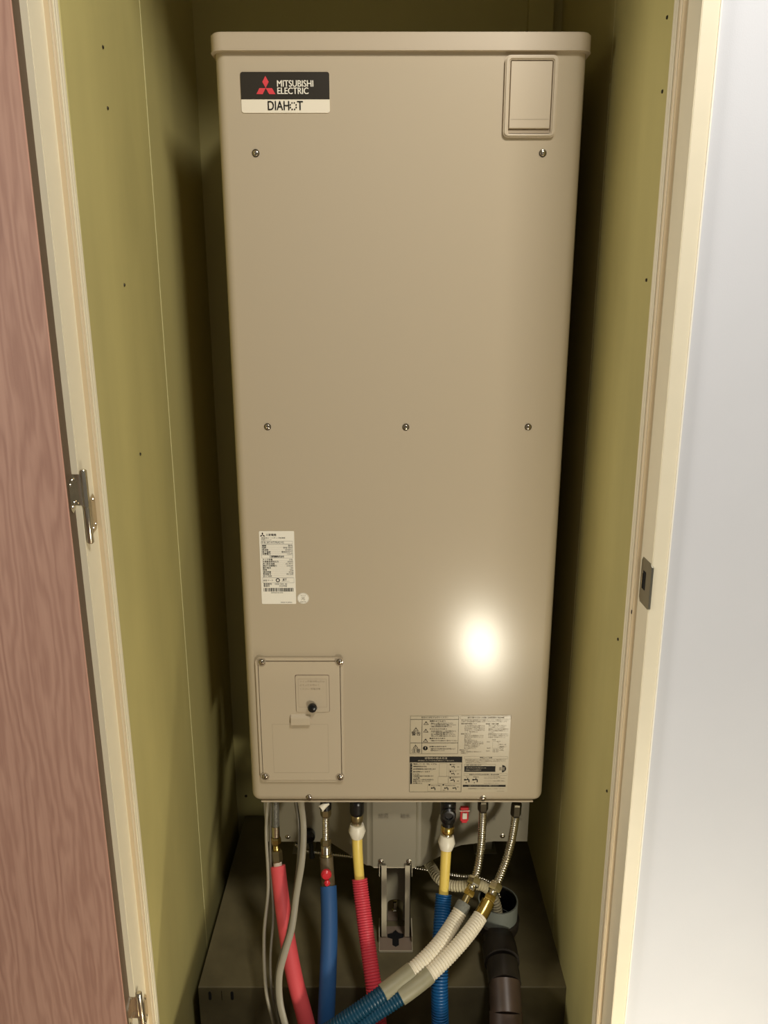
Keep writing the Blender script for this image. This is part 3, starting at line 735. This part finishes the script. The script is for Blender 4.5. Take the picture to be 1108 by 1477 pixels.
for v, s, wpx in ((1120.5, '・レバーを上げて排水を確認', 24), (1122.5, '・終わったら必ず元に戻してください', 31), (1126.3, '・テストボタンで遮断を確認し再投入', 31), (1129.8, '・年に2~3回行ってください', 22)): text_into(bg, s, PX(698), PZ(v), yy, .003, width=wpx * .0015)
quad(bm, PX(669), PX(731.5), PZ(1134.6), PZ(1131.8), yy)
text_into(bw, 'お困りのときは ホームページからもご確認いただけます', PX(677), PZ(1133.2), yy - .0001, .003, width=PX(721) - PX(677))
text_into(bg, '取扱説明書をよくお読みのうえ正しくお使いください', PX(677), PZ(1137.4), yy, .003, width=PX(730) - PX(677))
text_into(bg, 'VG79J123H01', PX(719), PZ(1141), yy, .0028)
obj('dark_print', bm, M['ink'], wl1); obj('grey_print', bg, M['inkf'], wl1); rp = obj('reversed_print', bw, M['film'], wl1)
for q in rp, wl1.children[0], wl1.children[1]: q['kind'] = 'stuff'

# --- pipe cover under the tank
YS = 1.565
sk = bmesh.new()
zL = at(450, 1214, YS).z; xl0 = at(382, 1190, YS).x; xr1 = at(762, 1190, YS).x
zC = at(570, 1251, 1.485).z
fx = [(at(474, 1200, YS).x), (at(533, 1200, 1.485).x), (at(605, 1200, 1.485).x), (at(641, 1200, YS).x)]
# left and right plates
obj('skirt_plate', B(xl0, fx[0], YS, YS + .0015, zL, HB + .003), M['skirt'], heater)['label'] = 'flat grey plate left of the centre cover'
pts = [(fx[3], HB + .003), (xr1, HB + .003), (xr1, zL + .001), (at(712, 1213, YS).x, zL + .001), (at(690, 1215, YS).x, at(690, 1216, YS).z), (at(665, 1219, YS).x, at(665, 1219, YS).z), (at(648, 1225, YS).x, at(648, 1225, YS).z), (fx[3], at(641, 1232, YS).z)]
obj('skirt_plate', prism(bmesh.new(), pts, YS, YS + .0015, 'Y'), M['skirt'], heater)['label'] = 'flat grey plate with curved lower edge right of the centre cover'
# bent centre cover
cc = bmesh.new()
prof = [(fx[0], YS), (fx[1], 1.485), (fx[2], 1.485), (fx[3], YS)]
top = HB + .003
zbs = [zL + .001, zC, zC, at(633, 1232, YS).z + .0]
def cover(bm, off):
    rings = []
    for (x, y), zb_ in zip(prof, zbs): rings.append((bm.verts.new((x, y + off, zb_)), bm.verts.new((x, y + off, top))))
    for a, b in zip(rings, rings[1:]): bm.faces.new((a[0], b[0], b[1], a[1]))
    return rings
ra = cover(cc, 0); 
bmesh.ops.bevel(cc, geom=[e for e in cc.edges if e.calc_length() > .1 and abs(e.verts[0].co.x - e.verts[1].co.x) < 1e-4 and not e.is_boundary], offset=.009, segments=5, affect='EDGES')
bmesh.ops.recalc_face_normals(cc, faces=cc.faces)
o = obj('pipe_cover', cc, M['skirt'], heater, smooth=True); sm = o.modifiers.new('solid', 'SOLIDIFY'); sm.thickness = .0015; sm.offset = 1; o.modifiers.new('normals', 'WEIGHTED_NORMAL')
o['label'] = 'folded grey-beige cover below the middle of the tank'
obj('cover_hem', B(fx[1] + .009, fx[2] - .009, 1.4842, 1.4860, zC - .0012, zC + .0012), M['leg'], heater)
for u, v in ((549.5, 1242.5), (590, 1243)): screw(u, v, 1.4835, .0052)
for u, v in ((415, 1207), (725, 1206)): screw(u, v, YS, .0052)
bm = bmesh.new()
for u, s in ((545.5, '給湯'), (578, '給水')):
    tx, tz = F(u, 1178, 1.4832); text_into(bm, s, tx, tz, 1.4832, .0125, width=.0225 if u < 560 else .0215, bold=0.0)
for u, v, s in ((711, 1176, 'ふ'), (711, 1182, 'ろ'), (749, 1176, '往'), (749, 1182, '戻')):
    tx, tz = F(u, v, YS - .0008); text_into(bm, s, tx, tz, YS - .0008, .008)
obj('stamped_lettering', bm, M['emboss'], heater)['kind'] = 'stuff'
# underside dark chassis
obj('underside', B(HX0 + .02, HX1 - .02, YS + .004, YBACK - .02, HB - .02, HB + .004), M['nutd'], heater)

# --- centre leg: two front flanges, recessed web, foot with keyhole
def legset():
    yf = 1.477
    xa0, xa1 = at(549.3, 1300, yf).x, at(557.8, 1300, yf).x
    xb0, xb1 = at(584.2, 1300, yf).x, at(592.2, 1300, yf).x
    zt_ = zC + .01; zb_ = BZ + .006
    yb = 1.527
    bm = bmesh.new()
    for x0_, x1_, s in ((xa0, xa1, 1), (xb0, xb1, -1)):
        bx(bm, x0_, x1_, yf, yf + .0018, zb_, zt_)                       # front flange
        xs_ = x0_ if s > 0 else x1_ - .0016
        bx(bm, xs_, xs_ + .0016, yf, yb, zb_, zt_)                       # side
    lg = obj('front_leg', bm, M['leg'], heater); lg['label'] = 'bright folded steel centre leg'
    # web with arched opening
    zo = at(571, 1297, yb).z
    xm = (xa0 + xb1) / 2; r = .018
    outer = [(xa0, zt_), (xa0, zb_), (xm - r, zb_), (xm - r, zo - r * .6)]
    for k in range(1, 9):
        a = pi - pi * k / 9; outer.append((xm + r * cos(a), zo - r * .6 + r * .6 * sin(a)))
    outer += [(xm + r, zo - r * .6), (xm + r, zb_), (xb1, zb_), (xb1, zt_)]
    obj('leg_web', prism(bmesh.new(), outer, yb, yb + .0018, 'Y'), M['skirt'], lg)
    # upper side tabs
    zt2 = at(546, 1264, yf).z
    bm = bmesh.new(); bx(bm, xa0 - .0035, xa0 - .002, yf - .001, yf + .03, zt2, zt_); obj('leg_tab', bm, M['leg'], lg); obj('leg_tab', B(xb1 + .002, xb1 + .0036, yf - .001, yf + .03, zt2, zt_), M['leg'], lg)
    # foot tray
    fx0_, fx1_ = at(547, 1371, 1.438).x, at(595, 1371, 1.438).x
    fy0, fy1 = 1.438, 1.512
    kx = (fx0_ + fx1_) / 2
    ft = bmesh.new()
    Lk = [(kx, fy0 + .013), (kx - .0075, fy0 + .018), (kx - .0075, fy0 + .036), (kx - .019, fy0 + .040), (kx - .019, fy0 + .052), (kx - .007, fy0 + .056), (kx, fy0 + .064)]
    right = [(2 * kx - x, y) for x, y in Lk]
    prism(ft, [(fx0_, fy0), (kx, fy0)] + Lk + [(kx, fy1), (fx0_, fy1)], BZ + .0005, BZ + .0030)
    prism(ft, [(fx1_, fy0), (kx, fy0)] + right + [(kx, fy1), (fx1_, fy1)], BZ + .0005, BZ + .0030)
    fo = obj('foot_plate', ft, M['legd'], heater); fo['label'] = 'foot plate with keyhole slot'
    obj('slot_shade', B(kx - .0205, kx + .0205, fy0 + .011, fy0 + .066, BZ - .001, BZ + .0008), M['hole'], fo)  # black sheet added under the keyhole to stand in for the slot's shade
    rim = bmesh.new()
    bx(rim, fx0_, fx1_, fy0 - .0008, fy0 + .0012, BZ + .0005, BZ + .0052, bev=.0004, seg=1)
    for xx in (fx0_, fx1_):
        bx(rim, xx - .0009, xx + .0009, fy0, fy1 - .004, BZ + .0005, BZ + .0065, bev=.0004, seg=1)
        prism(rim, [(fy1 - .050, BZ + .004), (fy1 - .050, BZ + .022), (fy1 - .004, BZ + .030), (fy1 - .004, BZ + .004)], xx - .0009, xx + .0009, 'X')
    obj('foot_rim', rim, M['leg'], fo)
    b = bmesh.new(); lathe(b, [(0, 0), (.008, 0), (.008, .008), (.005, .010), (.005, .03), (0, .031)], 6, (xm, 1.56, BZ)); obj('anchor_bolt', b, M['nut'], heater)
    b = bmesh.new(); bx(b, xm - .02, xm + .006, 1.53, 1.60, BZ + .0005, BZ + .004); obj('anchor_washer', b, M['legd'], heater)
legset()
for sx in (HX0 + .05, HX1 - .09):     # rear legs
    bm = bmesh.new(); bx(bm, sx, sx + .04, 1.78, 1.782, BZ + .002, HB); bx(bm, sx, sx + .002, 1.78, 1.82, BZ + .002, HB); bx(bm, sx + .038, sx + .04, 1.78, 1.82, BZ + .002, HB); bx(bm, sx - .01, sx + .05, 1.765, 1.835, BZ + .0005, BZ + .003)
    obj('rear_leg', bm, M['skirt'], heater)

# fittings below the body that belong to the heater
p = at(462.5, 1167, 1.450)
a = Vector(p); b_ = at(473, 1158, 1.462)
bm = sweep(bmesh.new(), [b_, a.lerp(b_, .5), a], [.0055, .0058, .0078], 14); ob = obj('relief_spout', bm, M['collar'], heater, smooth=True); ob['label'] = 'small ivory spout pointing down left'
bm = bmesh.new(); d = (a - b_).normalized(); sweep(bm, [a - d * .001, a + d * .0006], [.0046, .0046], 14); obj('spout_bore', bm, M['dark'], ob)
# black drain cock behind the grey cable and its ivory knob
p = at(444, 1206, 1.555)
ck = obj('drain_cock', lathe(bmesh.new(), [(0, -.014), (.014, -.013), (.0175, -.006), (.0175, .004), (.012, .010), (0, .012)], 18, (p.x, 1.555, p.z), 'Y'), M['dark'], heater, smooth=True); ck['label'] = 'black drain cock under the left plate'
pk = at(450, 1236, 1.57)
obj('drain_cock_stem', sweep(bmesh.new(), [at(447, 1210, 1.56), at(449, 1222, 1.565), pk], [.006, .005, .007], 12), M['dark'], ck, smooth=True)
# red lever with pale tag
x0_, zt_ = F(664, 1163, 1.50); x1_, zb_ = F(675.5, 1185, 1.50)
rt = obj('red_lever', B(x0_, x1_, 1.495, 1.503, zb_ + .004, zt_, bev=.002), M['red'], heater); rt['label'] = 'red plastic lever tag beside the black elbow'
obj('lever_tip', B(x0_ + .003, x1_ - .003, 1.494, 1.502, zb_, zb_ + .006, bev=.002), M['red'], rt)
obj('lever_strap', B(x0_ - .002, x1_ + .002, 1.4935, 1.505, zt_ - .0085, zt_ - .0068), M['inkw'], rt)
x0_, zt_ = F(667.3, 1172.5, 1.494); x1_, zb_ = F(673.5, 1181, 1.494)
obj('pale_tag', B(x0_, x1_, 1.4925, 1.4945, zb_, zt_, bev=.0005, seg=1), M['inkw'], rt)

# ------------------------------------------------------------------ pipe runs
def run(name, label, ctrl, group=None, cat='pipe'):
    return thing(name, label, cat, group), Path(ctrl)
def foot(u, v, Y): return (u, v, Y)

def profile_at(p, t):
    k = min(len(p) - 2, int(t * (len(p) - 1))); f = t * (len(p) - 1) - k; return p[k] * (1 - f) + p[k + 1] * f
# A  pink foam run far left
t, P = run('insulated_pipe', 'pink foam-insulated pipe hanging furthest left below the tank', [(397, 1152, 1.468), (398, 1210, 1.461), (401, 1250, 1.445), (411, 1330, 1.375), (425, 1410, 1.301), (443, 1480, 1.265), (456, 1545, 1.255), (465, 1640, 1.245)])
part('steel_hose', P, 1154, 1204, .0085, M['braid'], t, style='corr', pitch=.004, amp=.06)
part('steel_ferrule', P, 1191, 1206, .0072 + .002, M['nut'], t, label='bright crimped ferrule')
part('brass_nut', P, 1207, 1218, .0115, M['brass'], t, style='hex')
part('brass_neck', P, 1217, 1227, .0075, M['brass'], t)
part('brass_nut', P, 1226, 1243, .0125, M['brassd'], t, style='hex')
part('pipe_stub', P, 1242, 1254, .0095, M['collar'], t)
part('insulation', P, 1249, 1572, .0165, M['pink'], t, label='smooth pink foam sleeve', n=24, r2=.0175)
# B blue foam run
t, P = run('insulated_pipe', 'smooth blue foam-insulated pipe with a red valve knob above it', [(470, 1152, 1.468), (470, 1210, 1.461), (471, 1240, 1.451), (474, 1285, 1.419), (475, 1340, 1.365), (473, 1410, 1.301), (470, 1480, 1.265), (468, 1545, 1.255), (468, 1640, 1.245)])
part('black_socket', P, 1153, 1166, .0125, M['dark'], t)
part('hex_nut', P, 1165, 1177, .0120, M['brassd'], t, style='hex')
part('steel_hose', P, 1176, 1211, .0078, M['flex'], t, style='flex', pitch=.0052, label='bright ribbed stainless hose')
part('hex_nut', P, 1210, 1219, .0120, M['brassd'], t, style='hex')
part('valve_body', P, 1218, 1236, .0115, M['nut'], t, style='ring', label='chromed valve body')
part('valve_ring', P, 1231, 1235, .0135, M['brassd'], t)
part('cuff', P, 1235, 1281, .0150, M['cuff'], t, label='dull brown translucent cuff')
q = P.pos(1251)
vk = obj('red_valve_knob', lathe(bmesh.new(), [(0, 0), (.006, 0), (.006, .008), (.0110, .010), (.0116, .016), (.008, .021), (0, .022)], 18, (q.x, q.y - .008, q.z), 'Y'), M['red'], t, smooth=True); vk['label'] = 'red round valve knob'
q = P.pos(1265)
obj('red_valve_tip', lathe(bmesh.new(), [(0, 0), (.006, 0), (.0068, .010), (.004, .014), (0, .015)], 16, (q.x, q.y - .010, q.z), 'Y'), M['red'], t, smooth=True)
part('insulation', P, 1278, 1572, .0180, M['blue'], t, label='smooth blue foam sleeve', n=24, r2=.0175)
# C red corrugated run
t, P = run('sheathed_pipe', 'yellow pipe entering a red corrugated sheath left of centre leg', [(515, 1152, 1.468), (515, 1195, 1.468), (516, 1230, 1.455), (519, 1270, 1.430), (525, 1320, 1.385), (533, 1380, 1.327), (540, 1430, 1.285), (547, 1490, 1.263), (548, 1560, 1.253), (548, 1640, 1.245)])
part('black_socket', P, 1153, 1173, .0160, M['dark'], t, style='ring', label='black threaded socket')
part('brass_nut', P, 1172, 1184, .0145, M['brassd'], t, style='ring')
part('steel_neck', P, 1183, 1192, .0110, M['nut'], t)
bm = bmesh.new(); pp = P.pts(1189, 1208, 1.462); prof = [.0150, .0172, .0180, .0180, .0174, .0182, .0190, .0192, .0191, .0186, .0178, .0166, .0150, .0132]
R = [profile_at(prof, i / (len(pp) - 1)) for i in range(len(pp))]
obj('ivory_collar', sweep(bm, pp, R, 24), M['collar'], t, smooth=True)
part('yellow_pipe', P, 1204, 1275, .0118, M['yellow'], t, r2=.0108)
part('corrugated_sheath', P, 1268, 1572, .0172, M['redc'], t, style='corr', pitch=.0052, amp=.09, label='red corrugated sheath', n=22)
# D blue corrugated run
t, P = run('sheathed_pipe', 'yellow pipe entering a blue corrugated sheath right of centre leg', [(647, 1152, 1.468), (646, 1190, 1.468), (644, 1220, 1.458), (640, 1290, 1.415), (636, 1350, 1.356), (634, 1420, 1.293), (635, 1480, 1.265), (636, 1560, 1.253), (636, 1640, 1.245)])
part('black_elbow', P, 1153, 1184, .0170, M['dark'], t, style='ring', label='black plastic elbow')
q = P.pos(1168)
obj('elbow_cap', lathe(bmesh.new(), [(0, 0), (.0155, 0), (.0160, .008), (.013, .012), (.009, .0125), (.008, .009), (0, .009)], 18, (q.x, q.y - .011, q.z), 'Y'), M['dark'], t, smooth=True)
part('black_neck', P, 1180, 1192, .0130, M['dark'], t)
part('brass_nut', P, 1190, 1201, .0152, M['brass'], t, style='ring')
part('steel_neck', P, 1200, 1208, .0118, M['nut'], t)
bm = bmesh.new(); pp = P.pts(1205, 1226, 1.456)
R = [profile_at(prof, i / (len(pp) - 1)) for i in range(len(pp))]
obj('ivory_collar', sweep(bm, pp, R, 24), M['collar'], t, smooth=True)
part('yellow_pipe', P, 1222, 1296, .0118, M['yellow'], t, r2=.0105)
part('corrugated_sheath', P, 1290, 1572, .0180, M['bluec'], t, style='corr', pitch=.0055, amp=.09, label='blue corrugated sheath', n=22)
# E, F stainless hoses into ivory sheaths
def hose(label, ctrl, V, left):
    t, P = run('sheathed_hose', label, ctrl, None, 'hose')
    a = V
    part('hex_nut', P, a[0], a[1], .0118, M['nutd'], t, style='hex')
    part('steel_hose', P, a[1] - 2, a[2], .0092, M['flex'], t, style='flex', pitch=.0052, label='bright ribbed stainless hose', n=20)
    part('hex_nut', P, a[2] - 1, a[3], .0150, M['nut'], t, style='hex')
    part('steel_ring', P, a[3], a[4], .0105, M['nut'], t, style='ring')
    part('brass_nut', P, a[4], a[5], .0125, M['brass'], t, style='hex')
    if left:
        part('brass_neck', P, a[5], a[6], .0085, M['brassd'], t)
        part('foam_cuff', P, a[6], a[7], .0158, M['greysl'], t, label='rough grey foam cuff', style='ring')
    else:
        part('brass_neck', P, a[5], a[7], .0142, M['brass'], t, r2=.0150, label='wide brass ferrule')
    part('corrugated_sheath', P, a[7] - 1, a[8], .0160, M['whitec'], t, style='corr', pitch=.0062, amp=.10, label='ivory corrugated sheath', n=22)
    part('tape_wrap', P, a[8] - 7, a[9], .0178, M['tape'], t, label='grey tape wrapping', n=22)
    part('lower_sheath', P, a[9] - 1, a[10], .0163, M['bluedk'], t, style='corr', pitch=.0062, amp=.10, label='dark teal corrugated sheath', n=22)
hose('ivory corrugated hose, upper left of the crossing pair under the tank', [(697, 1152, 1.468), (696, 1190, 1.468), (693, 1230, 1.455), (685, 1268, 1.42), (672, 1298, 1.39), (656, 1328, 1.36), (633, 1362, 1.315), (604, 1392, 1.28), (572, 1418, 1.255), (533, 1447, 1.225), (485, 1480, 1.205), (430, 1515, 1.20)], (1154, 1169, 1266, 1277, 1284, 1292, 1302, 1316, 1407, 1433, 1515), True)
hose('ivory corrugated hose, lower right of the crossing pair, beside the grey cup', [(746, 1152, 1.468), (742, 1190, 1.468), (735, 1225, 1.457), (722, 1262, 1.425), (709, 1291, 1.395), (694, 1320, 1.365), (672, 1351, 1.325), (642, 1384, 1.29), (610, 1413, 1.26), (572, 1441, 1.235), (525, 1472, 1.215), (470, 1515, 1.20)], (1158, 1176, 1275, 1285, 1291, 1300, 1308, 1323, 1412, 1437, 1515), False)
# cables
def cable(label, ctrl, r, m, flat=None):
    P = Path(ctrl); o = obj('cable', tube(P, ctrl[0][1], ctrl[-1][1], r, flat=flat, n=12), M[m], None, smooth=True); return tag(o, label, 'cable', None)
cable('flat light grey cable looping over the pink pipe', [(434, 1152, 1.468), (438, 1195, 1.468), (436, 1240, 1.421), (428, 1290, 1.379), (421, 1340, 1.329), (410, 1378, 1.293), (403, 1408, 1.267), (404, 1445, 1.243), (412, 1480, 1.229), (425, 1530, 1.221)], .0068, 'cable', (0.55, 1.0))
cable('thin grey cable furthest left, beside the pink pipe', [(386, 1152, 1.468), (384, 1200, 1.468), (387, 1280, 1.423), (381, 1350, 1.356), (384, 1430, 1.285), (396, 1485, 1.264), (400, 1540, 1.256)], .0036, 'cable')
cable('thin dark grey cable between the outer cable and pink pipe', [(391.5, 1152, 1.468), (390, 1230, 1.455), (394, 1320, 1.385), (390, 1380, 1.327), (392, 1430, 1.285), (404, 1485, 1.264), (410, 1540, 1.256)], .0030, 'cabled')
cable('dark grey cable just left of the flat light grey cable', [(426, 1152, 1.478), (431, 1190, 1.478), (431, 1235, 1.444), (425, 1290, 1.391), (416, 1345, 1.337), (405, 1380, 1.303), (399, 1410, 1.277), (400, 1450, 1.253), (407, 1490, 1.239), (415, 1540, 1.232)], .0040, 'cabled')
# rear ribbed hose and beige drain hose ending in the grey cup
P = spline([at(425, 1216, 1.60), at(440, 1226, 1.60), at(470, 1231, 1.60), at(520, 1237, 1.58), at(570, 1246, 1.585), at(610, 1253, 1.58), at(655, 1262, 1.57), at(690, 1266, 1.555), at(712, 1277, 1.53), at(722, 1296, 1.51)], .0014)
bm = sweep(bmesh.new(), P, [.0048 * (1, .93, .8, .93)[i % 4] for i in range(len(P))], 12)
tag(obj('ribbed_hose', bm, M['flex'], None, smooth=True), 'thin ribbed steel hose crossing behind the pipes towards the grey cup', 'hose')
P = spline([at(612, 1236, 1.60), at(622, 1250, 1.57), at(633, 1267, 1.535), at(650, 1277, 1.515), at(670, 1278, 1.505), at(690, 1276, 1.505), at(705, 1284, 1.50), at(715, 1303, 1.492), at(718, 1322, 1.488)], .00155)
bm = sweep(bmesh.new(), P, [.0125 * (1, .95, .86, .95)[i % 4] for i in range(len(P))], 18)
tag(obj('drain_hose', bm, M['drain'], None, smooth=True), 'beige corrugated drain hose dropping into the grey cup', 'hose')
# drain standpipe with grey cup
dr = thing('drain_pipe', 'black and brown drain pipe with a grey cup on top', 'pipe')
cx_, cy_ = at(718.5, 1297, 1.48).x, 1.48; cz_ = at(718.5, 1297, 1.48).z
Rc = .0455
obj('grey_cup', lathe(bmesh.new(), [(Rc - .006, -.060), (Rc, -.060), (Rc, 0), (Rc - .003, .0), (Rc - .003, -.003)], 36, (cx_, cy_, cz_)), M['cup'], dr, smooth=True)['label'] = 'short grey plastic collar'
obj('socket_inside', lathe(bmesh.new(), [(Rc - .0028, -.001), (Rc - .0045, -.003), (Rc - .0045, -.068), (0, -.069)], 36, (cx_, cy_, cz_)), M['dark'], dr, smooth=True)['label'] = 'black inside of the socket'
obj('socket', lathe(bmesh.new(), [(0, -.088), (.030, -.088), (Rc + .004, -.070), (Rc + .005, -.047), (Rc + .001, -.044)], 36, (cx_, cy_, cz_)), M['pvc'], dr, smooth=True)
zb2 = BZ + .040
P = spline([(cx_, cy_, cz_ - .055), (cx_, cy_ - .004, zb2 + .010), (cx_ - .002, cy_ - .035, zb2 - .002), (cx_ - .003, cy_ - .075, zb2 - .002), (cx_ - .004, 1.385, zb2 - .003)], .006)
obj('elbow', sweep(bmesh.new(), P, [.0345] * len(P), 28), M['pvc'], dr, smooth=True)['label'] = 'black plastic elbow resting on the base'
def seg(name, a, b, r0, r1, m, lab=None):
    P_ = resample([Vector(a), Vector(b)], .01); R_ = [r0 + (r1 - r0) * i / (len(P_) - 1) for i in range(len(P_))]
    o = obj(name, sweep(bmesh.new(), P_, R_, 28), M[m], dr, smooth=True)
    if lab: o['label'] = lab
x = cx_ - .004
seg('coupling', (x, 1.415, zb2 - .001), (x, 1.372, zb2 - .002), .0385, .0385, 'pvc')
seg('coupling_rim', (x, 1.374, zb2 - .002), (x, 1.368, zb2 - .002), .0395, .0395, 'pvc')
seg('pipe_length', (x, 1.370, zb2 - .003), (x - .001, 1.325, zb2 - .012), .0350, .0350, 'pvc')
seg('pipe_length', (x - .001, 1.330, zb2 - .011), (x - .004, 1.275, zb2 - .040), .0340, .0330, 'pvcb', 'dusty brown length of pipe')
seg('lower_coupling', (x - .004, 1.282, zb2 - .036), (x - .006, 1.250, zb2 - .075), .0345, .0345, 'pvcb')
seg('lower_pipe', (x - .006, 1.252, zb2 - .072), (x - .006, 1.235, CF), .031, .031, 'pvc')
# ------------------------------------------------------------------ end
